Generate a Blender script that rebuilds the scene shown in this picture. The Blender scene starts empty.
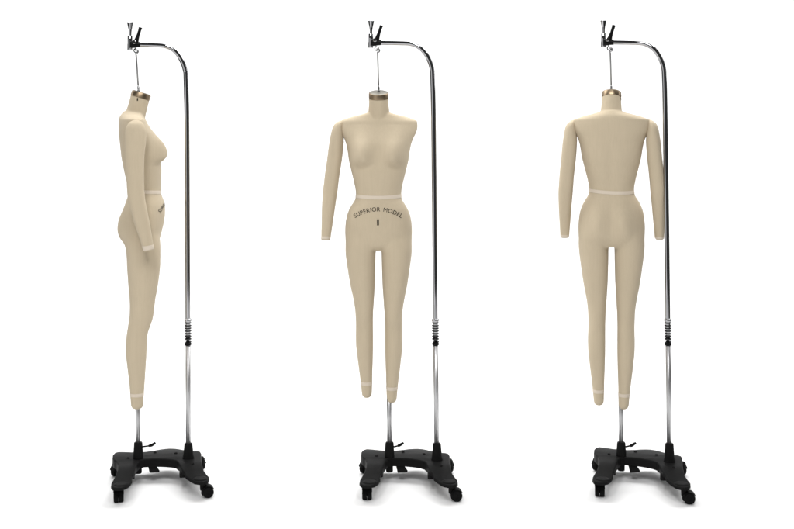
import bpy, bmesh, math
import numpy as np
from mathutils import Vector, Matrix
from mathutils.bvhtree import BVHTree

# ------------------------------------------------------------------ basics
S, D, H = 0.0043, 4.8, 1.5          # metres per photo pixel at y=0, camera distance, camera height
PX0, PY0 = 397.0, 135.0             # photo pixel of the optical axis
scene = bpy.context.scene
COL = scene.collection
PI = math.pi


def mesh_obj(name, bm, mat, parent=None, smooth=True):
    me = bpy.data.meshes.new(name)
    bmesh.ops.recalc_face_normals(bm, faces=bm.faces[:])
    bm.to_mesh(me)
    bm.free()
    if smooth:
        for p in me.polygons:
            p.use_smooth = True
    if mat:
        me.materials.append(mat)
    o = bpy.data.objects.new(name, me)
    COL.objects.link(o)
    if parent:
        o.parent = parent
    return o


def empty(name, loc, rz, label, cat, group):
    o = bpy.data.objects.new(name, None)
    COL.objects.link(o)
    o.location = loc
    o.rotation_euler = (0, 0, rz)
    o.empty_display_size = 0.1
    o['label'] = label
    o['category'] = cat
    o['group'] = group
    return o


def auto_smooth(o, ang=35):
    me = o.data
    bm = bmesh.new()
    bm.from_mesh(me)
    for e in bm.edges:
        if len(e.link_faces) == 2 and e.calc_face_angle(0) > math.radians(ang):
            e.smooth = False
    bm.to_mesh(me)
    bm.free()
    return o


def interp(tab, y):
    """monotone cubic through rows (y, v...), returns the tuple of values at y"""
    n = len(tab)
    if y <= tab[0][0]:
        return tab[0][1:]
    if y >= tab[-1][0]:
        return tab[-1][1:]
    for i in range(n - 1):
        if tab[i][0] <= y <= tab[i + 1][0]:
            break
    y0, y1 = tab[i][0], tab[i + 1][0]
    h = y1 - y0
    t = (y - y0) / h
    out = []
    for k in range(1, len(tab[0])):
        def slope(j):
            if j <= 0:
                return (tab[1][k] - tab[0][k]) / (tab[1][0] - tab[0][0])
            if j >= n - 1:
                return (tab[-1][k] - tab[-2][k]) / (tab[-1][0] - tab[-2][0])
            a = (tab[j][k] - tab[j - 1][k]) / (tab[j][0] - tab[j - 1][0])
            b = (tab[j + 1][k] - tab[j][k]) / (tab[j + 1][0] - tab[j][0])
            return 0.0 if a * b <= 0 else 2 * a * b / (a + b)
        p0, p1 = tab[i][k], tab[i + 1][k]
        m0, m1 = slope(i) * h, slope(i + 1) * h
        out.append((2*t**3-3*t*t+1)*p0 + (t**3-2*t*t+t)*m0 + (-2*t**3+3*t*t)*p1 + (t**3-t*t)*m1)
    return tuple(out)


def lin(tab, y):
    if y <= tab[0][0]:
        return tab[0][1] + (y - tab[0][0])
    for (a, b), (c, d) in zip(tab, tab[1:]):
        if y <= c:
            return b + (d - b) * (y - a) / (c - a)
    return tab[-1][1] + (y - tab[-1][0])


def loft(bm, rings, cap=True):
    vs = [[bm.verts.new(p) for p in r] for r in rings]
    n = len(rings[0])
    for a, b in zip(vs, vs[1:]):
        for i in range(n):
            j = (i + 1) % n
            bm.faces.new((a[i], a[j], b[j], b[i]))
    if cap:
        bm.faces.new(vs[0][::-1])
        bm.faces.new(vs[-1])
    return vs


def tube(bm, pts, radii, n=20, cap=True):
    pts = [Vector(p) for p in pts]
    if not isinstance(radii, (list, tuple)):
        radii = [radii] * len(pts)
    t0 = (pts[1] - pts[0]).normalized()
    ref = Vector((0, 1, 0)) if abs(t0.y) < 0.9 else Vector((1, 0, 0))
    u = (ref - t0 * ref.dot(t0)).normalized()
    rings = []
    for i, p in enumerate(pts):
        if i == 0:
            t = t0
        elif i == len(pts) - 1:
            t = (pts[i] - pts[i - 1]).normalized()
        else:
            t = ((pts[i + 1] - p).normalized() + (p - pts[i - 1]).normalized()).normalized()
        u = (u - t * u.dot(t)).normalized()
        w = t.cross(u)
        rings.append([p + (u * math.cos(a) + w * math.sin(a)) * radii[i]
                      for a in (2 * PI * k / n for k in range(n))])
    loft(bm, rings, cap)


def lathe(bm, base, axis, prof, n=28):
    """prof: list of (distance along axis, radius)"""
    axis = Vector(axis).normalized()
    base = Vector(base)
    ref = Vector((0, 1, 0)) if abs(axis.y) < 0.9 else Vector((1, 0, 0))
    u = (ref - axis * ref.dot(axis)).normalized()
    w = axis.cross(u)
    rings = [[base + axis * d + (u * math.cos(a) + w * math.sin(a)) * r
              for a in (2 * PI * k / n for k in range(n))] for d, r in prof]
    loft(bm, rings)


def prism(bm, poly, z0, z1, bevel=0.0, seg=2):
    """poly: list of (x,y); closed solid from z0 to z1"""
    lo = [bm.verts.new((x, y, z0)) for x, y in poly]
    hi = [bm.verts.new((x, y, z1)) for x, y in poly]
    n = len(poly)
    fs = [bm.faces.new(lo[::-1]), bm.faces.new(hi)]
    for i in range(n):
        j = (i + 1) % n
        fs.append(bm.faces.new((lo[i], lo[j], hi[j], hi[i])))
    bm.normal_update()
    if bevel:
        es = [e for e in fs[1].edges] + [e for e in fs[0].edges]
        bmesh.ops.bevel(bm, geom=es, offset=bevel, segments=seg, profile=0.5, affect='EDGES')


def box(bm, c, size, rot=None, bevel=0.0):
    m = Matrix.Translation(c)
    if rot is not None:
        m = m @ rot
    r = bmesh.ops.create_cube(bm, size=1.0, matrix=m @ Matrix.Diagonal((*size, 1)))
    if bevel:
        es = list({e for v in r['verts'] for e in v.link_edges})
        bmesh.ops.bevel(bm, geom=es, offset=bevel, segments=2, profile=0.5, affect='EDGES')


# ------------------------------------------------------------------ materials
def mat(name):
    m = bpy.data.materials.new(name)
    m.use_nodes = True
    return m, m.node_tree, m.node_tree.nodes['Principled BSDF']


def srgb(r, g, b):
    f = lambda c: ((c / 255 + 0.055) / 1.055) ** 2.4 if c > 10 else c / 255 / 12.92
    return (f(r), f(g), f(b), 1)


def linen(name, col, seam=False, streak=0.13):
    m, nt, bs = mat(name)
    N, L = nt.nodes, nt.links
    tc = N.new('ShaderNodeTexCoord')
    bs.inputs['Roughness'].default_value = 0.92
    bs.inputs['Specular IOR Level'].default_value = 0.15
    bs.inputs['Sheen Weight'].default_value = 0.12
    bs.inputs['Sheen Roughness'].default_value = 0.6
    bs.inputs['Sheen Tint'].default_value = (1, 0.95, 0.85, 1)
    # long vertical slubs of the cloth
    mp = N.new('ShaderNodeMapping')
    mp.inputs['Scale'].default_value = (150, 150, 5)
    L.new(tc.outputs['Object'], mp.inputs['Vector'])
    n1 = N.new('ShaderNodeTexNoise')
    n1.inputs['Scale'].default_value = 1.0
    n1.inputs['Detail'].default_value = 3
    L.new(mp.outputs['Vector'], n1.inputs['Vector'])
    # fine weave
    mp2 = N.new('ShaderNodeMapping')
    mp2.inputs['Scale'].default_value = (700, 700, 420)
    L.new(tc.outputs['Object'], mp2.inputs['Vector'])
    n2 = N.new('ShaderNodeTexNoise')
    n2.inputs['Scale'].default_value = 1.0
    n2.inputs['Detail'].default_value = 2
    L.new(mp2.outputs['Vector'], n2.inputs['Vector'])
    # slow mottling
    n3 = N.new('ShaderNodeTexNoise')
    n3.inputs['Scale'].default_value = 24.0
    n3.inputs['Detail'].default_value = 4
    L.new(tc.outputs['Object'], n3.inputs['Vector'])
    a1 = N.new('ShaderNodeMath'); a1.operation = 'MULTIPLY_ADD'
    L.new(n1.outputs['Fac'], a1.inputs[0]); a1.inputs[1].default_value = 0.4
    a2 = N.new('ShaderNodeMath'); a2.operation = 'MULTIPLY_ADD'
    L.new(n2.outputs['Fac'], a2.inputs[0]); a2.inputs[1].default_value = 0.3
    a3 = N.new('ShaderNodeMath'); a3.operation = 'MULTIPLY'
    L.new(n3.outputs['Fac'], a3.inputs[0]); a3.inputs[1].default_value = 0.2
    L.new(a3.outputs[0], a2.inputs[2])
    L.new(a2.outputs[0], a1.inputs[2])
    cr = N.new('ShaderNodeMix'); cr.data_type = 'RGBA'
    c = Vector(col[:3])
    cr.inputs['A'].default_value = (*(c * (1 - streak)), 1)
    cr.inputs['B'].default_value = (*(c * (1 + streak)), 1)
    L.new(a1.outputs[0], cr.inputs['Factor'])
    colour = cr.outputs['Result']
    h = a1.outputs[0]
    if seam:
        # stitched centre seam, front and back: a narrow groove
        sp = N.new('ShaderNodeSeparateXYZ')
        L.new(tc.outputs['Object'], sp.inputs[0])
        ab = N.new('ShaderNodeMath'); ab.operation = 'ABSOLUTE'
        L.new(sp.outputs['X'], ab.inputs[0])
        mr = N.new('ShaderNodeMapRange')
        mr.inputs['From Min'].default_value = 0.0006
        mr.inputs['From Max'].default_value = 0.0028
        L.new(ab.outputs[0], mr.inputs['Value'])
        mm = N.new('ShaderNodeMath'); mm.operation = 'MULTIPLY_ADD'
        L.new(mr.outputs[0], mm.inputs[0]); mm.inputs[1].default_value = 0.3; L.new(h, mm.inputs[2])
        h = mm.outputs[0]
    L.new(colour, bs.inputs['Base Color'])
    bp = N.new('ShaderNodeBump')
    bp.inputs['Strength'].default_value = 0.5
    bp.inputs['Distance'].default_value = 0.0012
    L.new(h, bp.inputs['Height'])
    L.new(bp.outputs['Normal'], bs.inputs['Normal'])
    return m


def metal(name, col, rough, brushed=0.0):
    m, nt, bs = mat(name)
    N, L = nt.nodes, nt.links
    bs.inputs['Base Color'].default_value = (*col, 1)
    bs.inputs['Metallic'].default_value = 1.0
    tc = N.new('ShaderNodeTexCoord')
    n = N.new('ShaderNodeTexNoise')
    n.inputs['Scale'].default_value = 40
    n.inputs['Detail'].default_value = 5
    L.new(tc.outputs['Object'], n.inputs['Vector'])
    mr = N.new('ShaderNodeMapRange')
    mr.inputs['To Min'].default_value = max(0.02, rough * 0.7)
    mr.inputs['To Max'].default_value = rough * 1.4
    L.new(n.outputs['Fac'], mr.inputs['Value'])
    L.new(mr.outputs[0], bs.inputs['Roughness'])
    return m


def plastic(name, v, rough, bump=0.15, spec=0.02):
    m, nt, bs = mat(name)
    N, L = nt.nodes, nt.links
    tc = N.new('ShaderNodeTexCoord')
    n = N.new('ShaderNodeTexNoise')
    n.inputs['Scale'].default_value = 380
    n.inputs['Detail'].default_value = 2
    L.new(tc.outputs['Object'], n.inputs['Vector'])
    n2 = N.new('ShaderNodeTexNoise')
    n2.inputs['Scale'].default_value = 14
    n2.inputs['Detail'].default_value = 5
    L.new(tc.outputs['Object'], n2.inputs['Vector'])
    mx = N.new('ShaderNodeMix'); mx.data_type = 'RGBA'
    mx.inputs['A'].default_value = (v * .75, v * .75, v * .75, 1)
    mx.inputs['B'].default_value = (v * 1.25, v * 1.25, v * 1.25, 1)
    L.new(n2.outputs['Fac'], mx.inputs['Factor'])
    L.new(mx.outputs['Result'], bs.inputs['Base Color'])
    mr = N.new('ShaderNodeMapRange')
    mr.inputs['To Min'].default_value = rough * .85
    mr.inputs['To Max'].default_value = rough * 1.15
    L.new(n2.outputs['Fac'], mr.inputs['Value'])
    L.new(mr.outputs[0], bs.inputs['Roughness'])
    bs.inputs['Specular IOR Level'].default_value = spec
    bp = N.new('ShaderNodeBump')
    bp.inputs['Strength'].default_value = bump
    bp.inputs['Distance'].default_value = 0.001
    L.new(n.outputs['Fac'], bp.inputs['Height'])
    L.new(bp.outputs['Normal'], bs.inputs['Normal'])
    return m


def ink():
    """stamped ink, thinner where the weave did not take it"""
    m, nt, bs = mat('stamped_ink')
    N, L = nt.nodes, nt.links
    tc = N.new('ShaderNodeTexCoord')
    n = N.new('ShaderNodeTexNoise')
    n.inputs['Scale'].default_value = 260
    n.inputs['Detail'].default_value = 4
    L.new(tc.outputs['Object'], n.inputs['Vector'])
    mr = N.new('ShaderNodeMapRange')
    mr.inputs['From Min'].default_value = 0.5
    mr.inputs['From Max'].default_value = 0.95
    L.new(n.outputs['Fac'], mr.inputs['Value'])
    mx = N.new('ShaderNodeMix'); mx.data_type = 'RGBA'
    mx.inputs['A'].default_value = (0.018, 0.016, 0.015, 1)
    mx.inputs['B'].default_value = (0.09, 0.075, 0.055, 1)
    L.new(mr.outputs[0], mx.inputs['Factor'])
    L.new(mx.outputs['Result'], bs.inputs['Base Color'])
    bs.inputs['Roughness'].default_value = 0.85
    bs.inputs['Specular IOR Level'].default_value = 0.1
    return m


def paper(name, v):
    m, nt, bs = mat(name)
    N, L = nt.nodes, nt.links
    tc = N.new('ShaderNodeTexCoord')
    n = N.new('ShaderNodeTexNoise')
    n.inputs['Scale'].default_value = 3
    L.new(tc.outputs['Object'], n.inputs['Vector'])
    mx = N.new('ShaderNodeMix'); mx.data_type = 'RGBA'
    mx.inputs['A'].default_value = (v, v, v, 1)
    mx.inputs['B'].default_value = (v * 1.02, v * 1.02, v * 1.02, 1)
    L.new(n.outputs['Fac'], mx.inputs['Factor'])
    L.new(mx.outputs['Result'], bs.inputs['Base Color'])
    bs.inputs['Roughness'].default_value = 0.9
    bs.inputs['Specular IOR Level'].default_value = 0.1
    return m


BEIGE = (0.522, 0.438, 0.314)
M_BODY = linen('beige_linen_body', BEIGE, seam=True)
M_ARM = linen('beige_linen_arm', BEIGE)
M_TAPE = linen('pale_twill_tape', (0.63, 0.55, 0.45), streak=0.05)
M_BRASS = metal('brushed_brass', (0.31, 0.235, 0.155), 0.36)
M_PLATE = metal('dull_zinc_plate', (0.17, 0.16, 0.135), 0.4)
M_CHROME = metal('polished_chrome', (0.42, 0.42, 0.43), 0.035)
M_STEEL = metal('satin_steel', (0.54, 0.54, 0.545), 0.4)
M_DARKSTEEL = metal('blackened_spring_steel', (0.05, 0.05, 0.05), 0.3)
M_WIRE = metal('grey_wire', (0.28, 0.28, 0.28), 0.3)
M_BLACK = plastic('black_moulded_plastic', 0.0105, 0.45, spec=0.018)
M_RUBBER = plastic('black_caster_rubber', 0.009, 0.6)
M_LEVER = plastic('black_lever_plastic', 0.006, 0.35, spec=0.08)
M_INK = ink()
M_SLOT = plastic('dark_slot', 0.008, 0.8, 0.0)
M_WHITE = paper('white_studio_paper', 0.86)


# ------------------------------------------------------------------ panel geometry
class Panel:
    """the spot one stand takes: local frame turned to face the camera, and photo pixels turned into local points"""

    def __init__(self, px, dx):
        self.px = px
        self.dx = dx                       # shift of this stand's pixels against the middle one
        self.X0 = (px - PX0) * S
        self.phi = -math.atan2(self.X0, D)
        self.c = math.cos(self.phi)

    def ray(self, px, py):
        o = Vector((-self.X0, -D, H))
        d = Vector(((px - PX0) * S / D, 1, (PY0 - py) * S / D))
        r = Matrix.Rotation(-self.phi, 3, 'Z')
        return r @ o, r @ d

    def at_y(self, px, py, y):
        o, d = self.ray(px, py)
        return o + d * ((y - o.y) / d.y)

    def at_z(self, px, py, z):
        o, d = self.ray(px, py)
        return o + d * ((z - o.z) / d.z)


PANELS = [Panel(160.9, -248.1), Panel(409.0, 0.0), Panel(641.4, 232.4)]

# ------------------------------------------------------------------ dress form
# canonical silhouettes in photo pixels: height row, half width, front, back (front and back read in the side view, 140 = axis)
TORSO = [
    (111, 9, 140.5, 124), (112.5, 12.5, 141.5, 122.6), (114, 18, 142.5, 121.2), (116.2, 27, 143.6, 119.6), (118.5, 34, 145, 118.7),
    (120.4, 38.4, 146.3, 118.3), (125, 38.9, 148.4, 118.0), (130, 38.0, 151.2, 118.0), (136, 34.9, 154.6, 118.5), (142, 32.5, 157.6, 119.1),
    (148, 31.2, 159.4, 119.7), (151, 30.7, 159.9, 120.0), (156, 30.0, 160.5, 120.5), (163, 28.4, 161.3, 121.7), (170, 26.6, 162.3, 123.0),
    (180, 24.1, 162.0, 125.3), (188, 22.7, 161.6, 127.0), (191, 22.6, 161.6, 127.4), (195, 23.4, 162.2, 127.3),
    (200, 26.4, 164.2, 126.2), (205, 29.2, 165.7, 125.0), (212, 31.7, 165.9, 123.4), (220, 33.0, 165.2, 122.2),
    (229, 33.6, 163.2, 122.2), (236, 33.4, 161.4, 123.4), (241, 32.4, 159.8, 125.0), (245, 29.0, 156.0, 127.5), (247, 22.0, 150.0, 132.0),
]
BUST = [(122, 0), (130, 1.6), (136, 3.8), (143, 7.6), (148, 9.5), (152, 10.0), (156, 9.2), (159.5, 6.2), (162.3, 1.8), (164.4, 0)]
SEAT = [(190, 0), (198, 0.6), (206, 2.0), (212, 3.4), (220, 5.4), (229, 6.6), (236, 5.9), (242, 3.0), (248, 0)]
LEG = [  # row, outer, inner, front, back
    (226, 30.0, 1.0, 157.0, 126.0), (236, 33.0, 1.6, 160.0, 123.0), (247, 33.4, 2.8, 161.5, 125.6), (256, 32.4, 3.0, 161.3, 126.7),
    (266, 31.0, 3.2, 160.8, 127.2), (280, 29.0, 3.6, 159.1, 128.2), (288, 27.6, 4.0, 157.8, 128.8), (297, 25.8, 4.6, 156.1, 129.6),
    (304, 24.6, 5.0, 155.2, 129.9), (312, 23.7, 5.6, 154.2, 129.7), (318, 23.4, 5.8, 153.0, 129.1), (325, 23.2, 6.0, 150.4, 127.9),
    (332, 23.3, 6.0, 148.2, 126.8), (340, 23.5, 6.0, 147.6, 125.9), (350, 23.3, 6.0, 147.1, 125.8), (360, 22.3, 6.2, 146.5, 126.8),
    (370, 21.2, 6.5, 145.8, 128.0), (382, 19.7, 6.9, 145.0, 129.4), (395, 18.3, 7.2, 144.0, 130.4), (402.5, 17.6, 7.5, 143.6, 131.0),
    (405.2, 16.6, 8.4, 142.6, 132.0), (406.5, 14.6, 10.6, 140.6, 134.4),
]
ARM = [  # row (front view), outer, inner edge as offsets from the axis, front, back
    (120.0, 38.6, 36.6, 138.2, 135.4), (120.6, 40.0, 36.0, 140.2, 133.2), (121.8, 42.0, 35.6, 142.4, 130.9), (123.8, 44.4, 35.6, 144.4, 128.8),
    (127, 46.3, 35.8, 146.0, 127.0), (132, 47.7, 35.5, 147.1, 125.9), (140, 49.3, 35.1, 146.8, 125.8), (147, 50.4, 35.6, 145.8, 126.0),
    (158, 51.8, 36.8, 144.8, 126.7), (171, 53.7, 38.8, 144.7, 127.4), (182, 55.0, 40.3, 145.0, 127.9), (191, 56.0, 41.3, 145.8, 128.8),
    (203, 56.6, 43.0, 148.2, 131.8), (216, 56.8, 44.7, 150.8, 135.9), (230, 56.8, 46.6, 153.2, 141.2), (238.2, 56.7, 47.9, 154.5, 144.3),
    (239.2, 56.2, 48.6, 154.0, 145.0),
]


def superpt(a, n):
    c, s = math.cos(a), math.sin(a)
    e = 2.0 / n
    return math.copysign(abs(c) ** e, c), math.copysign(abs(s) ** e, s)


def remeshed(bm, voxel, smooth_it, mat_, name, parent):
    """weld the lofted pieces into one continuous skin"""
    me = bpy.data.meshes.new(name)
    bmesh.ops.recalc_face_normals(bm, faces=bm.faces[:])
    bm.to_mesh(me)
    bm.free()
    o = bpy.data.objects.new(name, me)
    COL.objects.link(o)
    r = o.modifiers.new('weld', 'REMESH')
    r.mode = 'VOXEL'
    r.voxel_size = voxel
    s = o.modifiers.new('relax', 'SMOOTH')
    s.factor = 0.5
    s.iterations = smooth_it
    dg = bpy.context.evaluated_depsgraph_get()
    dg.update()
    me2 = bpy.data.meshes.new_from_object(o.evaluated_get(dg))
    o.modifiers.clear()
    o.data = me2
    bpy.data.meshes.remove(me)
    me2.name = name
    me2.materials.clear()
    me2.materials.append(mat_)
    for p in me2.polygons:
        p.use_smooth = True
    if parent:
        o.parent = parent
    return o


def relax(me, k, Z):
    """extra smoothing where the legs grow out of the hips, so that no edge shows there"""
    n = len(me.vertices)
    co = np.empty(n * 3)
    me.vertices.foreach_get('co', co)
    co = co.reshape(n, 3)
    ed = np.empty(len(me.edges) * 2, np.int32)
    me.edges.foreach_get('vertices', ed)
    ed = ed.reshape(-1, 2)
    deg = np.bincount(ed.ravel(), minlength=n).astype(float)
    z0, z1 = Z(262), Z(222)
    mid, half = 0.5 * (z0 + z1), 0.5 * (z1 - z0)
    wz = np.clip(1.6 * (1 - np.abs(co[:, 2] - mid) / half), 0, 1)
    # leave the gap between the thighs alone
    inner = np.clip((np.abs(co[:, 0]) / k - 2.5) / 5.0, 0, 1)
    wx = np.where(co[:, 2] < Z(240), inner, 1.0)
    wt = (wz * wx * 0.5)[:, None]
    for _ in range(70):
        acc = np.zeros_like(co)
        for c in range(3):
            acc[:, c] = np.bincount(ed[:, 0], co[ed[:, 1], c], n) + np.bincount(ed[:, 1], co[ed[:, 0], c], n)
        acc /= deg[:, None]
        co += (acc - co) * wt
    me.vertices.foreach_set('co', co.ravel())
    me.update()


def bvh_of(o):
    bm = bmesh.new()
    bm.from_mesh(o.data)
    b = BVHTree.FromBMesh(bm)
    bm.free()
    return b


def band(name, bvh, centre, z_of, height, mat_, parent, n=96, off=0.0012, tilt=None):
    """a woven tape laid round a limb: rays from the limb's axis find its skin"""
    bm = bmesh.new()
    rows = []
    for dz, do in ((0.5, -0.001), (0.5, off * .8), (0.42, off), (0, off), (-0.42, off), (-0.5, off * .8), (-0.5, -0.001)):
        ring = []
        for k in range(n):
            a = 2 * PI * k / n
            d = Vector((math.cos(a), math.sin(a), 0))
            z = z_of(a) + dz * height
            c = centre(z)
            hit = bvh.ray_cast(Vector((c[0], c[1], z)), d)
            p = hit[0] if hit[0] is not None else Vector((c[0], c[1], z)) + d * 0.02
            ring.append(p + d * do)
        rows.append(ring)
    vs = [[bm.verts.new(p) for p in r] for r in rows]
    for a, b in zip(vs, vs[1:]):
        for i in range(n):
            j = (i + 1) % n
            bm.faces.new((a[i], a[j], b[j], b[i]))
    return mesh_obj(name, bm, mat_, parent)


def dress_form(pn, label, cx, ym, facing, remap, leg_end, arms, arm_in=0.0, arm_remap=None, depth=1.0, lettering=True, wtilt=0.0, cuff=4.2,
               leg_dx=(0, 0), hookpx=None):
    """remap: canonical row -> photo row; leg_end: photo row of the end of the (viewer) -x and +x leg of the body's own frame"""
    base = pn.at_y(cx, lin(remap, 406), ym)
    k = (pn.at_y(cx + 1, 200, ym) - pn.at_y(cx, 200, ym)).x       # metres per pixel at the form
    root_l = Matrix.Rotation(pn.phi, 3, 'Z') @ Vector((base.x, base.y, 0)) + Vector((pn.X0, 0, 0))
    zb = base.z
    root = empty('dress_form', (root_l.x, root_l.y, zb), pn.phi + facing, label, 'dress form', 'linen dress forms hanging from stands')
    Z = lambda row: pn.at_y(cx, lin(remap, row), ym).z - zb
    Y = lambda xs: -(xs - 140.0) * k * depth

    bm = bmesh.new()
    # --- torso
    rings = []
    row = TORSO[0][0]
    NA = 96
    while row <= TORSO[-1][0] + 1e-6:
        w, f, b = interp(TORSO, row)
        bu = interp(BUST, row)[0] if row > 124 else 0.0
        se = interp(SEAT, row)[0]
        mid = 0.5 * (f + b)
        # shoulder ends sit a little forward of the trunk's middle
        sh = max(0.0, 1 - abs(row - 122) / 26.0) * 3.6
        n = 2.25 if row < 165 else 2.15
        ring = []
        for i in range(NA):
            a = 2 * PI * i / NA
            cxn, syn = superpt(a, n)
            x = w * cxn
            if syn >= 0:
                d = mid + (f - mid) * syn
                g = math.exp(-((abs(x) - 15.6) / 8.8) ** 2) * min(1.0, syn * 1.8)
                d += bu * g
            else:
                d = mid + (mid - b) * syn
                g = math.exp(-((abs(x) - 14.0) / 10.5) ** 2) * min(1.0, -syn * 1.6)
                d -= se * g
                # spine hollow
                if 135 < row < 205:
                    d += 1.3 * math.exp(-(x / 5.0) ** 2) * math.sin(PI * (row - 135) / 70)
            d += sh * (abs(cxn) ** 2)
            ring.append(Vector((x * k, Y(d), Z(row))))
        rings.append(ring)
        row += 1.0 if row > 124 else 0.5
    loft(bm, rings)
    # --- legs
    ends = {}
    for sgn, le, ldx in ((-1, leg_end[0], leg_dx[0]), (1, leg_end[1], leg_dx[1])):
        rings = []
        row = LEG[0][0]
        end_row = 406.5
        rows = []
        while row < end_row:
            rows.append(row)
            row += 2.0 if row < 398 else 0.7
        rows.append(end_row)
        base_end = lin(remap, 406.5)
        for row in rows:
            ou, inn, f, b = interp(LEG, row)
            c, hw = 0.5 * (ou + inn), 0.5 * (ou - inn)
            mid, hd = 0.5 * (f + b), 0.5 * (f - b)
            t = max(0.0, (row - 250) / 156.5)
            pr = lin(remap, row) + (le - base_end) * t
            z = pn.at_y(cx, pr, ym).z - zb
            ring = []
            for i in range(48):
                a = 2 * PI * i / 48
                cxn, syn = superpt(a, 2.15)
                ring.append(Vector(((sgn * c + hw * cxn + ldx * t) * k, Y(mid + hd * syn), z)))
            rings.append(ring)
        ends[sgn] = rings[-1][0].z
        loft(bm, rings)
    # --- neck, leaning forward
    nk = [((134.0, 124.0), 11.6, 11.5, 30), ((135.6, 115.5), 11.2, 11.2, 33), ((136.6, 111.0), 10.5, 10.6, 33), ((138.3, 104.5), 9.9, 10.1, 25), ((139.9, 98.5), 9.6, 9.9, 18), ((140.2, 97.4), 9.5, 9.8, 17)]
    rings = []
    for (xs, row), hw, hd, tl in nk:
        t = math.radians(tl)
        ring = []
        for i in range(48):
            a = 2 * PI * i / 48
            u, v = hw * math.cos(a), hd * math.sin(a)
            ring.append(Vector((u * k, Y(xs + v * math.cos(t)), Z(row) - v * math.sin(t) * k)))
        rings.append(ring)
    loft(bm, rings)
    body = remeshed(bm, 0.0034, 5, M_BODY, 'body', root)
    relax(body.data, k, Z)
    bv = bvh_of(body)

    # --- brass neck cap, tilted with the neck
    t = math.radians(17)
    cc = Vector((0, Y(140.2), Z(97.5)))
    ax = Vector((0, -math.sin(t), math.cos(t)))
    bm = bmesh.new()
    cap_r = 10.0 * k
    lathe(bm, cc - ax * 0.3 * k, ax, [(0, cap_r * .9), (0, cap_r), (4.7 * k, cap_r * .985), (5.1 * k, cap_r * .965), (5.25 * k, cap_r * .93), (5.0 * k, cap_r * .90), (4.9 * k, cap_r * .05)], 56)
    cap = mesh_obj('neck_cap', bm, M_BRASS, root)
    auto_smooth(cap, 30)
    bm = bmesh.new()
    lathe(bm, cc + ax * 4.7 * k, ax, [(0, cap_r * .915), (.55 * k, cap_r * .915), (.72 * k, cap_r * .87), (.8 * k, cap_r * .4), (.8 * k, cap_r * .03)], 48)
    auto_smooth(mesh_obj('cap_plate', bm, M_PLATE, root), 30)

    # --- hanging rod: ferrule, wire and the hook over the clamp's eye
    top = cc + ax * 5.2 * k
    top.y = Y(138.6)
    hk = pn.at_y(hookpx[0], hookpx[1], 0.015)
    hkw = Matrix.Rotation(pn.phi, 3, 'Z') @ hk + Vector((pn.X0, 0, 0))
    hl = Matrix.Rotation(-(pn.phi + facing), 3, 'Z') @ (hkw - Vector((root_l.x, root_l.y, zb)))
    bm = bmesh.new()
    dr = (hl - top).normalized()
    lathe(bm, top - dr * 0.012, dr, [(0, .0062), (.022, .0062), (.024, .0045), (.037, .0042), (.040, .0028)], 20)
    fer = mesh_obj('ferrule', bm, M_WIRE, root)
    auto_smooth(fer, 35)
    bm = bmesh.new()
    side = Matrix.Rotation(-facing, 3, 'Z') @ Vector((1, 0, 0))
    pts = [top + dr * 0.03, hl - dr * 0.012]
    for q in range(0, 11):                      # open hook
        a = math.radians(-20 + q * 25)
        pts.append(hl + Vector((0, 0, 0.004)) + side * 0.0075 * math.sin(a) - Vector((0, 0, 1)) * 0.0075 * math.cos(a) + side * 0.001)
    tube(bm, pts, 0.0034, 12)
    mesh_obj('hanging_wire', bm, M_WIRE, root)

    # --- screw slot on the neck's side
    bm = bmesh.new()
    for sx in (-1,):
        z = Z(99.8)
        hit = bv.ray_cast(Vector((-0.2, Y(137.6), z)), Vector((1, 0, 0)))
        if hit[0] is not None:
            p = hit[0]
            box(bm, p, (0.004, 0.0045, 0.012), bevel=0.001)
    mesh_obj('screw_slot', bm, M_SLOT, root)

    # --- waist tape
    zc = Z(191.0)
    amp = 0.0055
    band('waist_tape', bv, lambda z: (0, Y(144)), lambda a: zc - amp * abs(math.sin(a)) + wtilt * math.cos(a), 3.5 * k, M_TAPE, root, 128)
    # --- ankle tapes
    for sgn, le in ((-1, leg_end[0]), (1, leg_end[1])):
        ldx = leg_dx[0] if sgn < 0 else leg_dx[1]
        z = ends[sgn] + 14.7 * k
        band('ankle_tape', bv, lambda zz, s=sgn, l=ldx: ((s * 12.9 + l * .9) * k, Y(137.2)), lambda a, z=z: z, 3.4 * k, M_TAPE, root, 56, off=0.0009)

    # --- arms
    for sgn in arms:
        bm = bmesh.new()
        rings = []
        row = ARM[0][0]
        rows = []
        while row < 239.2:
            rows.append(row)
            row += 0.4 if row < 124 else (2.0 if row < 237 else 0.5)
        rows.append(239.2)
        for row in rows:
            ou, inn, f, b = interp(ARM, row)
            t = (row - 120) / 119.0
            sh = arm_in * max(0, t)
            c, hw = 0.5 * (ou + inn) - sh, 0.5 * (ou - inn)
            mid, hd = 0.5 * (f + b), 0.5 * (f - b)
            pr = lin(arm_remap, row)
            z = pn.at_y(cx, pr, ym).z - zb
            ring = []
            for i in range(44):
                a = 2 * PI * i / 44
                cxn, syn = superpt(a, 2.2)
                # the sleeve end slopes with the forearm
                tz = -0.22 * (hd * syn) * k * max(0.0, (t - 0.72) / 0.28)
                ring.append(Vector((sgn * (c + hw * cxn) * k, Y(mid + hd * syn), z - tz * 0.6)))
            rings.append(ring)
        loft(bm, rings)
        arm = mesh_obj('arm', bm, M_ARM, root)
        auto_smooth(arm, 50)
        ab = bvh_of(arm)
        zc2 = pn.at_y(cx, lin(arm_remap, 238.4 - cuff * .5), ym).z - zb
        band('cuff_tape', ab, lambda z: (sgn * (52.3 - arm_in) * k, Y(149.0)), lambda a: zc2 - 0.0035 * math.sin(a), cuff * k, M_TAPE, arm, 48, off=0.0009)

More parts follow.
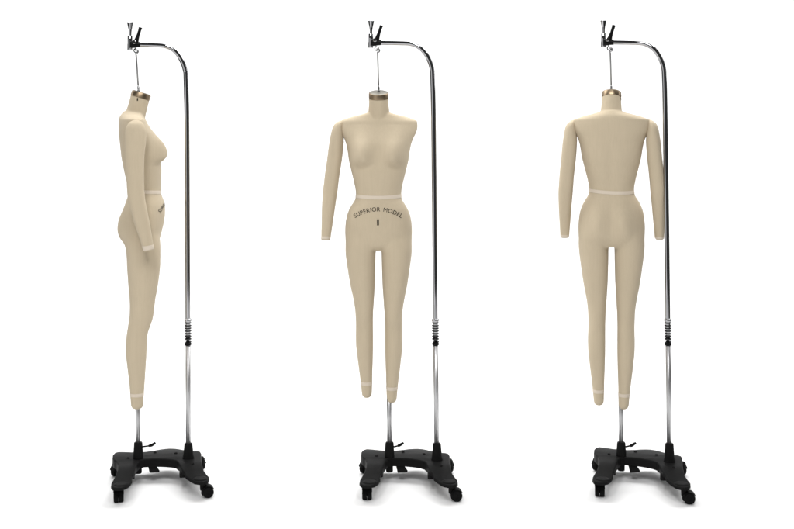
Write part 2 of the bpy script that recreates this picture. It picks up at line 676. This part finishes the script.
    # --- printed lettering and the slit below it
    if lettering:
        letters('lettering', pn, root, bv, k, Z, bm_rows=(205.0,))
        bm = bmesh.new()
        z0, z1 = Z(213.6), Z(219.6)
        pts = []
        for zz in [z0 + (z1 - z0) * q / 6 for q in range(7)]:
            for xx in (-0.9 * k, -0.3 * k, 0.3 * k, 0.9 * k):
                h = bv.ray_cast(Vector((xx, -0.5, zz)), Vector((0, 1, 0)))
                pts.append(h[0] + Vector((0, -0.0012, 0)))
        vs = [bm.verts.new(p) for p in pts]
        for r in range(6):
            for q in range(3):
                bm.faces.new((vs[r*4+q], vs[r*4+q+1], vs[r*4+q+5], vs[r*4+q+4]))
        mesh_obj('slit', bm, M_SLOT, root)
    return root


def letters(name, pn, root, bv, k, Z, bm_rows):
    text = 'SUPERIOR MODEL'
    glyphs = []
    for ch in text:
        if ch == ' ':
            glyphs.append(None)
            continue
        cu = bpy.data.curves.new('glyph', 'FONT')
        cu.body = ch
        cu.size = 1.0
        cu.offset = 0.0 if ch == 'M' else 0.005
        cu.resolution_u = 4
        o = bpy.data.objects.new('glyph', cu)
        COL.objects.link(o)
        dg = bpy.context.evaluated_depsgraph_get()
        dg.update()
        me = bpy.data.meshes.new_from_object(o.evaluated_get(dg))
        bpy.data.objects.remove(o)
        bpy.data.curves.remove(cu)
        g = bmesh.new()
        g.from_mesh(me)
        bpy.data.meshes.remove(me)
        xs = [v.co.x for v in g.verts]
        glyphs.append((g, min(xs), max(xs)))
    hgt = 4.0 * k
    sc = hgt / 0.70
    R = 40.0 * k
    half = math.asin(22.6 / 40.0)
    total = 2 * half * R
    widths = [0.30 * sc if g is None else (g[2] - g[1]) * sc for g in glyphs]
    gap = (total - sum(widths)) / (len(text) - 1)
    zc = Z(205.6) - R                              # arc centre; the baseline runs below the crest
    pos = 0.0
    out = bmesh.new()
    for g, w in zip(glyphs, widths):
        if g is not None:
            bmg, x0, x1 = g
            th = half - (pos + w / 2) / R          # angle from the vertical, left positive
            bmesh.ops.subdivide_edges(bmg, edges=bmg.edges[:], cuts=2, use_grid_fill=False)
            bmesh.ops.triangulate(bmg, faces=bmg.faces[:])
            vm = {}
            for v in bmg.verts:
                lx = (v.co.x - (x0 + x1) / 2) * sc
                ly = v.co.y * sc
                px = -math.sin(th) * (R + ly) + math.cos(th) * lx
                pz = zc + math.cos(th) * (R + ly) + math.sin(th) * lx
                h = bv.ray_cast(Vector((px, -0.5, pz)), Vector((0, 1, 0)))
                y = h[0].y if h[0] is not None else -0.08
                vm[v] = out.verts.new((px, y - 0.0011, pz))
            for f in bmg.faces:
                out.faces.new([vm[v] for v in f.verts])
            bmg.free()
        pos += w + gap
    return mesh_obj(name, out, M_INK, root)


# ------------------------------------------------------------------ rolling stand
P2 = PANELS[1]


OUTLINE = [
    (361.0, 454.5), (361.3, 451.5), (363.2, 449.6), (366.5, 448.8), (372, 449.1), (380, 449.9), (388, 450.3), (395, 450.2), (402, 449.6), (408, 448.9),
    (413, 448.4), (418, 448.3), (424, 449.0), (432, 450.8), (440, 452.3), (445.5, 452.6), (448.6, 453.4), (449.8, 455.4), (449.7, 459),
    (449.9, 463), (450.9, 468), (452.3, 473), (455.2, 477.0), (457.6, 479.8), (457.9, 482.4), (456.2, 484.4), (452.5, 485.4), (447.8, 485.2),
    (443.0, 484.0), (438.2, 481.0), (434.0, 477.8), (433.2, 475.8), (432.6, 473.8), (430.4, 471.5), (428.4, 467), (426.6, 463.2),
    (424.5, 461.3), (420, 460.0), (413, 459.0), (406, 458.3), (399, 458.0), (392, 458.0), (388, 459.0), (385.6, 461.3), (384.0, 464.5), (382.8, 469),
    (381.6, 472.6), (380.4, 474.5), (380.3, 478.4), (378.4, 481.6), (375, 484.2), (370.5, 485.5), (365, 485.5), (361, 484.5), (359.4, 482.3),
    (359.9, 479.6), (362.2, 475.6), (364.6, 471.2), (366.2, 466.2), (366.4, 461.8), (365.0, 458.8), (362.4, 456.8),
]


def deck_height(y):
    t = min(1.0, max(0.0, (y + 0.24) / 0.20))
    t = t * t * (3 - 2 * t)
    u = min(1.0, max(0.0, (y - 0.10) / 0.10))
    return 0.077 + 0.023 * t - 0.006 * u * u


def base_mesh():
    bm = bmesh.new()
    top = []
    for px, py in OUTLINE:
        z = 0.09
        for _ in range(8):
            z = deck_height(P2.at_z(px, py, z).y)
        p = P2.at_z(px, py, z)
        top.append((p.x, p.y))
    ys = [p[1] for p in top]
    prism(bm, top, -0.030, 0.0)
    for f in [f for f in bm.faces if abs(f.normal.z) > 0.9 and f.calc_center_median().z > -0.01]:
        top_face = f
    bmesh.ops.bevel(bm, geom=list(top_face.edges), offset=0.0055, segments=3, profile=0.5, affect='EDGES')
    y = min(ys) + 0.008
    while y < max(ys):
        bmesh.ops.bisect_plane(bm, geom=bm.verts[:] + bm.edges[:] + bm.faces[:], plane_co=(0, y, 0), plane_no=(0, 1, 0), dist=1e-6)
        y += 0.012
    for v in bm.verts:
        skirt = min(1.0, max(0.0, (v.co.y + 0.16) / 0.12))
        low = -0.018 + 0.024 * skirt if v.co.z < -0.02 else 0
        v.co.z += deck_height(v.co.y) - low
    bmesh.ops.triangulate(bm, faces=[f for f in bm.faces if len(f.verts) > 4])
    # raised pads over the casters, screw heads, and the bosses under the legs
    for px, py, rr in ((369.8, 480.6, .031), (448.8, 480.4, .031)):
        p = P2.at_z(px, py, .082)
        h = deck_height(p.y)
        lathe(bm, (p.x, p.y, h - .006), (0, 0, 1), [(0, rr), (.0065, rr * .96), (.0082, rr * .86), (.0088, rr * .6), (.0088, rr * .05)], 32)
    for px, py in ((376.5, 456.5), (403, 452.5), (424, 454.5), (441, 466)):
        p = P2.at_z(px, py, .098)
        h = deck_height(p.y)
        lathe(bm, (p.x, p.y, h - .002), (0, 0, 1), [(0, .007), (.004, .007), (.0052, .0058), (.0035, .004), (.0035, .0004)], 18)
    for px, py, dx_, dy_ in ((379.6, 472.5, .030, .05), (431.2, 474.5, .030, .05), (371, 480, .05, .045), (447, 480, .05, .045), (427.4, 466, .02, .03)):
        p = P2.at_z(px, py, .07)
        box(bm, (p.x, p.y, .066), (dx_, dy_, .020), bevel=.004)
    me = bpy.data.meshes.new('base')
    bmesh.ops.recalc_face_normals(bm, faces=bm.faces[:])
    bm.to_mesh(me)
    bm.free()
    return me


BASE_ME = base_mesh()
BASE_ME.materials.append(M_BLACK)
for p in BASE_ME.polygons:
    p.use_smooth = True
_tmp = bmesh.new(); _tmp.from_mesh(BASE_ME)
for e in _tmp.edges:
    if len(e.link_faces) == 2 and e.calc_face_angle(0) > math.radians(32):
        e.smooth = False
_tmp.to_mesh(BASE_ME); _tmp.free()


def wheel_mesh():
    bm = bmesh.new()
    r = 0.0235
    lathe(bm, (-0.0095, 0, 0), (1, 0, 0), [(0, r * .35), (0, r * .86), (0.0015, r * .97), (0.004, r), (0.013, r), (0.0165, r * .97), (0.019, r * .86), (0.019, r * .80), (0.0172, r * .74), (0.0172, r * .3), (0.0195, r * .24), (0.0195, r * .05)], 36)
    bmesh.ops.recalc_face_normals(bm, faces=bm.faces[:])
    me = bpy.data.meshes.new('wheel')
    bm.to_mesh(me); bm.free()
    for p in me.polygons:
        p.use_smooth = True
    me.materials.append(M_RUBBER)
    return me


def hood_mesh():
    """fork of the caster: stem, swivel collar and a curved guard between the wheels; wheel axle at the origin, stem to +y"""
    bm = bmesh.new()
    lathe(bm, (0, 0.019, 0.008), (0, 0, 1), [(0, .0125), (.012, .0135), (.026, .0135), (.028, .010), (.034, .008)], 24)
    n = 18
    r0, r1 = 0.018, 0.0275
    pts_o = [(r1 * math.cos(math.radians(a)), r1 * math.sin(math.radians(a))) for a in [-35 + 190 * q / n for q in range(n + 1)]]
    for sx, hw in ((0, 0.0009),):
        poly = [(y, z) for y, z in pts_o] + [(-0.012, 0.004), (0.0, -0.009), (0.012, -0.012)]
        a = [bm.verts.new((-hw, y, z)) for y, z in poly]
        b = [bm.verts.new((hw, y, z)) for y, z in poly]
        bm.faces.new(a)
        bm.faces.new(b[::-1])
        m = len(poly)
        for i in range(m):
            j = (i + 1) % m
            bm.faces.new((a[i], b[i], b[j], a[j]))
    # axle
    lathe(bm, (-0.019, 0, 0), (1, 0, 0), [(0, .004), (.038, .004)], 14)
    # wide curved cover over both wheels
    rings = []
    for rr in (r1, r1 + 0.0022):
        pass
    vs = []
    for a in [20 + 130 * q / 12 for q in range(13)]:
        ca, sa = math.cos(math.radians(a)), math.sin(math.radians(a))
        vs.append([bm.verts.new((x, rr * ca, rr * sa)) for x, rr in ((-.0205, .0247), (.0205, .0247), (.0205, .0272), (-.0205, .0272))])
    for p, q in zip(vs, vs[1:]):
        for i in range(4):
            j = (i + 1) % 4
            bm.faces.new((p[i], p[j], q[j], q[i]))
    bm.faces.new(vs[0][::-1]); bm.faces.new(vs[-1])
    bmesh.ops.recalc_face_normals(bm, faces=bm.faces[:])
    me = bpy.data.meshes.new('caster')
    bm.to_mesh(me); bm.free()
    for p in me.polygons:
        p.use_smooth = False
    me.materials.append(M_BLACK)
    return me


WHEEL_ME, HOOD_ME = wheel_mesh(), hood_mesh()


def sm(pts, n=10):
    """Catmull-Rom through the points"""
    P = [Vector(p) for p in pts]
    out = []
    for i in range(len(P) - 1):
        p0 = P[i - 1] if i else P[0] * 2 - P[1]
        p3 = P[i + 2] if i + 2 < len(P) else P[-1] * 2 - P[-2]
        p1, p2 = P[i], P[i + 1]
        for q in range(n):
            t = q / n
            out.append(0.5 * ((2*p1) + (p2-p0)*t + (2*p0-5*p1+4*p2-p3)*t*t + (3*p1-p0-3*p2+p3)*t**3))
    out.append(P[-1])
    return out


def stand(pn, label, pole_top, pole_mid, pole_bot, rod_x, sleeve, arm_y, topdx):
    """pole_*: photo x of the main pole at rows 130, 330, 445; sleeve: photo x of the clamp sleeve; arm_y: row shift of the arm"""
    root = empty('rolling_stand', (pn.X0, 0, 0), pn.phi, label, 'garment stand', 'chrome rolling stands on black caster bases')
    YP, YC = 0.015, 0.055
    c = pn.c if pn is not P2 else 1.0
    b = bpy.data.objects.new('base', BASE_ME)
    COL.objects.link(b); b.parent = root; b.scale = (c, 1, 1)
    A = lambda x, y, d=YP: pn.at_y(x, y, d)
    dx = pn.dx
    # casters: (photo x, photo row of contact, turn)
    spots = [(367.0, 499.3, 4, 0.0), (456.3, 500.6, 96, 0.0), (365.5, 473.2, 150, 0), (447.5, 472.6, 215, 0)]
    for px, py, turn, _ in spots:
        g = P2.at_z(px, py, 0.0)
        cobj = bpy.data.objects.new('caster', HOOD_ME)
        COL.objects.link(cobj); cobj.parent = root
        cobj.location = (g.x * c, g.y, 0.0235)
        cobj.rotation_euler = (0, 0, math.radians(turn))
        for sx in (-0.0102, 0.0102):
            w = bpy.data.objects.new('wheel', WHEEL_ME)
            COL.objects.link(w); w.parent = cobj
            w.location = (sx, 0, 0)
            w.rotation_euler = (0, 0, 0 if sx > 0 else PI)
    # --- main pole, lower satin tube and upper chrome tube with the bend and arm
    r_lo, r_up = 2.55 * S, 2.5 * S
    p_bot = A(pole_bot, 452); p_mid = A(pole_mid, 343)
    bm = bmesh.new()
    tube(bm, [p_bot, p_bot.lerp(p_mid, .5), p_mid], r_lo, 28)
    mesh_obj('lower_pole', bm, M_STEEL, root)
    bm = bmesh.new()
    ay = arm_y
    T = pole_top
    bx = T - 1.2                                # x where the bend runs out into the pole
    ax0 = sleeve + 4.4
    k = (bx - ax0) / (432.5 - 375.2)
    path = [A(pole_mid, 342), A(pole_mid - (pole_mid - T) * .45, 235), A(T, 130), A(T - 0.6, 95), A(bx, 74), ]
    bend = [(bx - .5, 69), (bx - 1.7, 64.2), (bx - 4.0, 58.6), (bx - 7.2, 53.2), (bx - 11.2, 48.8), (bx - 15.6, 45.8), (bx - 20.5, 44.0), (bx - 26, 43.3)]
    path += [A(x, y + ay) for x, y in bend]
    path += [A(ax0 + 18 * k, 42.9 + ay), A(ax0 + 8, 42.7 + ay), A(ax0 + 2.5, 42.5 + ay)]
    tube(bm, sm(path, 8), r_up, 28)
    mesh_obj('upper_pole', bm, M_CHROME, root)
    # --- spring buffer between collar rings
    spx = lambda row: pole_mid + (T - pole_mid) * (343 - row) / 213.0
    bm = bmesh.new()
    pts = []
    turns = 7.5
    for q in range(int(turns * 20) + 1):
        f = q / (turns * 20)
        ph = (turns * f) % 1.0
        e_ = min(1.0, max(0.0, (ph - 0.08) / 0.34))
        row = 341.5 - (math.floor(turns * f) + e_ * e_ * (3 - 2 * e_)) / turns * 20.0
        p = A(spx(row), row)
        a = 2 * PI * turns * f
        pts.append(p + Vector((math.cos(a), math.sin(a), 0)) * (2.85 * S))
    tube(bm, pts, 0.0031, 10)
    mesh_obj('spring', bm, M_DARKSTEEL, root)
    bm = bmesh.new()
    lathe(bm, A(spx(321.5), 321.5), (0, 0, 1), [(0, 2.4 * S), (0, 3.4 * S), (.003, 3.7 * S), (.009, 3.7 * S), (.012, 3.3 * S), (.014, 2.45 * S)], 30)
    auto_smooth(mesh_obj('collar_ring', bm, M_CHROME, root))
    bm = bmesh.new()
    lathe(bm, A(spx(345.2), 345.2), (0, 0, 1), [(0, 2.4 * S), (0, 3.0 * S), (.002, 3.4 * S), (.010, 3.4 * S), (.012, 3.0 * S), (.014, 2.4 * S)], 30)
    auto_smooth(mesh_obj('stop_ring', bm, M_LEVER, root))
    # --- sockets on the deck
    zt = A(pole_bot, 443.2).z
    bm = bmesh.new()
    cx = A(pole_bot, 452)
    lathe(bm, (cx.x, cx.y, 0.088), (0, 0, 1), [(0, 6.6 * S), (.010, 6.1 * S), (.018, 5.5 * S), (.03, 5.0 * S), (zt - .088 - .004, 4.1 * S), (zt - .088, 3.7 * S), (zt - .088, 2.3 * S)], 32)
    auto_smooth(mesh_obj('pole_socket', bm, M_BLACK, root), 40)
    # --- centre support rod
    rb = pn.at_y(rod_x, 450, YC)
    zt2 = pn.at_y(rod_x, 442, YC).z
    bm = bmesh.new()
    lathe(bm, (rb.x, rb.y, 0.036), (0, 0, 1), [(0, 3.2 * S), (.003, 3.6 * S), (.05, 3.6 * S), (.062, 5.0 * S), (.075, 4.9 * S), (zt2 - .036 - .004, 4.2 * S), (zt2 - .036, 3.8 * S), (zt2 - .036, 2.2 * S)], 32)
    auto_smooth(mesh_obj('rod_socket', bm, M_BLACK, root), 40)
    bm = bmesh.new()
    rt = pn.at_y(rod_x - 0.6, 384, YC)
    tube(bm, [(rb.x, rb.y, 0.12), rt], 2.45 * S, 26)
    mesh_obj('support_rod', bm, M_STEEL, root)
    # clamp lever on the rod socket
    bm = bmesh.new()
    q = lambda x, y, d: pn.at_y(x + dx, y, d)
    tube(bm, sm([pn.at_y(rod_x + 1.5, 447.2, YC - .004), pn.at_y(rod_x + 5.5, 446.5, YC - .012), q(399.0, 445.4, YC - .016), q(401.5, 444.0, YC - .018), q(403.6, 442.7, YC - .018)], 5),
         [.003] * 4 + [.0034] * 5 + [.0062] * 5 + [.0058] * 4 + [.005] * 3, 14)
    mesh_obj('clamp_lever', bm, M_LEVER, root)
    # --- foot pedal under the crossbar
    bm = bmesh.new()
    po = [q(395.6, 462.5, YC), q(402.5, 462.5, YC), q(407.9, 470.2, YC - .03), q(397.6, 470.8, YC - .03)]
    lo = [bm.verts.new(p) for p in po]
    hi = [bm.verts.new(p + Vector((0, -.004, -.009))) for p in po]
    bm.faces.new(lo); bm.faces.new(hi[::-1])
    for i in range(4):
        j = (i + 1) % 4
        bm.faces.new((lo[i], hi[i], hi[j], lo[j]))
    bmesh.ops.bevel(bm, geom=bm.edges[:], offset=.0015, segments=2, affect='EDGES')
    mesh_obj('foot_pedal', bm, M_BLACK, root, smooth=False)
    # --- head of the arm: clamp, sleeve, screw and locking lever
    sx, sy = sleeve, ay
    bm = bmesh.new()
    hx = lambda x, y, d=YP: pn.at_y(sx + x, y + sy, d)
    a0, a1 = hx(0.0, 48.0), hx(0.1, 33.8)
    ln = (a1 - a0).length
    R_ = 2.5 * S
    lathe(bm, a0, a1 - a0, [(0, R_ * .55), (0, R_ * .9), (.002, R_), (ln - .002, R_), (ln, R_ * .9), (ln, R_ * .4)], 30)
    auto_smooth(mesh_obj('sleeve', bm, M_CHROME, root))
    bm = bmesh.new()
    k0, k1 = hx(0.35, 34.5), hx(0.0 + topdx, 21.0)
    ln = (k1 - k0).length
    lathe(bm, k0, k1 - k0, [(0, 1.2 * S), (ln * .30, 1.35 * S), (ln * .5, 1.7 * S), (ln * .93, 3.0 * S), (ln * .985, 3.1 * S), (ln, 2.8 * S), (ln, .3 * S)], 14)
    mesh_obj('screw_knob', bm, M_CHROME, root, smooth=False)
    bm = bmesh.new()
    # clamp body between sleeve and arm
    tube(bm, [hx(1.2, 42.4), hx(3.0, 42.5), hx(6.2, 42.6), hx(10.4, 42.7)], [3.9 * S, 3.7 * S, 3.1 * S, 2.6 * S], 22)
    auto_smooth(mesh_obj('clamp', bm, M_LEVER, root))
    bm = bmesh.new()
    l0, l1 = hx(5.9, 40.5, YP - .004), hx(10.7, 25.6, YP - .012)
    ln = (l1 - l0).length
    lathe(bm, l0, l1 - l0, [(-.004, 2.4 * S), (0, 2.7 * S), (ln * .22, 2.1 * S), (ln * .5, 1.55 * S), (ln * .9, 1.6 * S), (ln * .97, 1.9 * S), (ln, 1.6 * S), (ln + .001, .3 * S)], 18)
    auto_smooth(mesh_obj('locking_lever', bm, M_LEVER, root), 40)
    bm = bmesh.new()
    lathe(bm, hx(4.2, 40.2, YP - 3.2 * S), (0, -1, 0), [(0, 1.9 * S), (.007, 1.9 * S), (.009, 1.4 * S), (.009, .2 * S)], 20)
    auto_smooth(mesh_obj('clamp_bolt', bm, M_CHROME, root))
    # eye under the clamp that carries the hook
    bm = bmesh.new()
    ce = hx(6.0, 48.6)
    pts = []
    for i in range(13):
        a = math.radians(100 + 290 * i / 12)
        pts.append(ce + Vector((math.cos(a), 0, math.sin(a))) * .0085)
    pts = [hx(4.6, 45.0)] + pts
    tube(bm, pts, .0023, 10)
    mesh_obj('hook_eye', bm, M_LEVER, root)
    return root


# ------------------------------------------------------------------ setting: white paper sweep
def sweep():
    bm = bmesh.new()
    prof = [(-7.0, 0.0), (3.2, 0.0)]
    R = 1.6
    for i in range(1, 17):
        a = PI / 2 * i / 16
        prof.append((3.2 + R * math.sin(a), R - R * math.cos(a)))
    prof.append((4.8, 6.5))
    f = bmesh.new()
    fl = [f.verts.new(p) for p in ((-4.5, -5.5, 0), (4.5, -5.5, 0), (4.5, 3.2, 0), (-4.5, 3.2, 0))]
    f.faces.new(fl)
    o = mesh_obj('floor', f, M_WHITE)
    o['kind'] = 'structure'
    vs = [(bm.verts.new((-4.5, y, z)), bm.verts.new((4.5, y, z))) for y, z in prof[1:]]
    for (a, b), (c, d) in zip(vs, vs[1:]):
        bm.faces.new((a, b, d, c))
    o = mesh_obj('backdrop', bm, M_WHITE)
    o['kind'] = 'structure'


sweep()

# ------------------------------------------------------------------ the three stands and forms
ID = [(90, 90), (410, 410)]
stand(PANELS[0], 'chrome rolling stand whose dress form is turned sideways, its bust pointing at the pole', 187.0, 188.0, 188.4, 138.2, 129.9, 2.0, 0.4)
stand(PANELS[1], 'chrome rolling stand between the other two, carrying the one-armed dress form with printed lettering', 433.6, 435.5, 436.9, 389.5, 370.7, 0.0, 0.4)
stand(PANELS[2], 'chrome rolling stand carrying the dress form seen from behind, pole beside its right arm', 665.3, 668.0, 669.4, 621.2, 603.3, -0.4, 0.0)

dress_form(PANELS[0], 'beige linen dress form in side view, its bust pointing at the chrome pole',
           140.0, 0.002, PI / 2, ID, (405.8, 405.0), (-1,), arm_in=3.0,
           arm_remap=[(120, 120.5), (239.5, 246.3)], depth=0.975, hookpx=(136.0, 52.5))
dress_form(PANELS[1], 'beige linen dress form facing front, dark arched lettering on its hips, left arm missing',
           378.7, 0.05, 0.0, [(90, 89.8), (120, 120.6), (150, 153), (191, 195.2), (244, 247.3), (406, 400.2)], (398.0, 403.0), (-1,),
           arm_remap=[(120, 120.5), (239.5, 239.7)], leg_dx=(0.6, 0.4), cuff=2.6, hookpx=(377.6, 51.5))
dress_form(PANELS[2], 'beige linen dress form turned with its back to the viewer, two arms hanging down',
           611.4, 0.05, PI, [(90, 89.4), (120, 119.8), (191, 191.0), (244, 244.0), (406, 406)], (407.6, 405.0), (-1, 1), arm_in=4.6,
           arm_remap=[(120, 119.8), (239.5, 239.2)], lettering=False, wtilt=0.003, cuff=2.6, leg_dx=(0.2, 0.0), hookpx=(610.2, 50.5))

# ------------------------------------------------------------------ light: studio softboxes
def area(name, loc, target, sx, sy, power, col=(1, 1, 1)):
    l = bpy.data.lights.new(name, 'AREA')
    l.shape = 'RECTANGLE'
    l.size, l.size_y = sx, sy
    l.energy = power
    l.color = col
    o = bpy.data.objects.new(name, l)
    COL.objects.link(o)
    o.location = loc
    o.rotation_euler = (Vector(target) - Vector(loc)).to_track_quat('-Z', 'Y').to_euler()
    return o


area('overhead_softbox', (0, 1.25, 4.4), (0, 1.0, 0), 7.0, 2.0, 300)
area('key_softbox', (-1.0, -4.1, 4.9), (-0.3, 0, 1.1), 0.85, 2.2, 118)
area('key_softbox', (1.0, -4.1, 4.9), (0.3, 0, 1.1), 0.85, 2.2, 104)
area('side_softbox', (-3.2, -3.4, 1.5), (0, 0, 1.3), 3.4, 3.4, 36)
area('backdrop_light', (-4.2, 1.6, 3.4), (-1.0, 5.0, 1.6), 1.2, 3.0, 70)
area('backdrop_light', (4.2, 1.6, 3.4), (1.0, 5.0, 1.6), 1.2, 3.0, 70)

w = bpy.data.worlds.new('World')
scene.world = w
w.use_nodes = True
w.node_tree.nodes['Background'].inputs['Color'].default_value = (1, 1, 1, 1)
w.node_tree.nodes['Background'].inputs['Strength'].default_value = 0.06

# ------------------------------------------------------------------ camera
cam = bpy.data.cameras.new('camera')
cam.sensor_width = 36
cam.lens = 36 * D / (794 * S)
cam.shift_x = 0.0
cam.shift_y = (PY0 - 264.5) / 794.0
cam.clip_end = 100
co = bpy.data.objects.new('camera', cam)
COL.objects.link(co)
co.location = (0, -D, H)
co.rotation_euler = (PI / 2, 0, 0)
scene.camera = co

scene.view_settings.view_transform = 'Standard'
scene.view_settings.look = 'None'
scene.view_settings.exposure = 0
scene.view_settings.gamma = 1
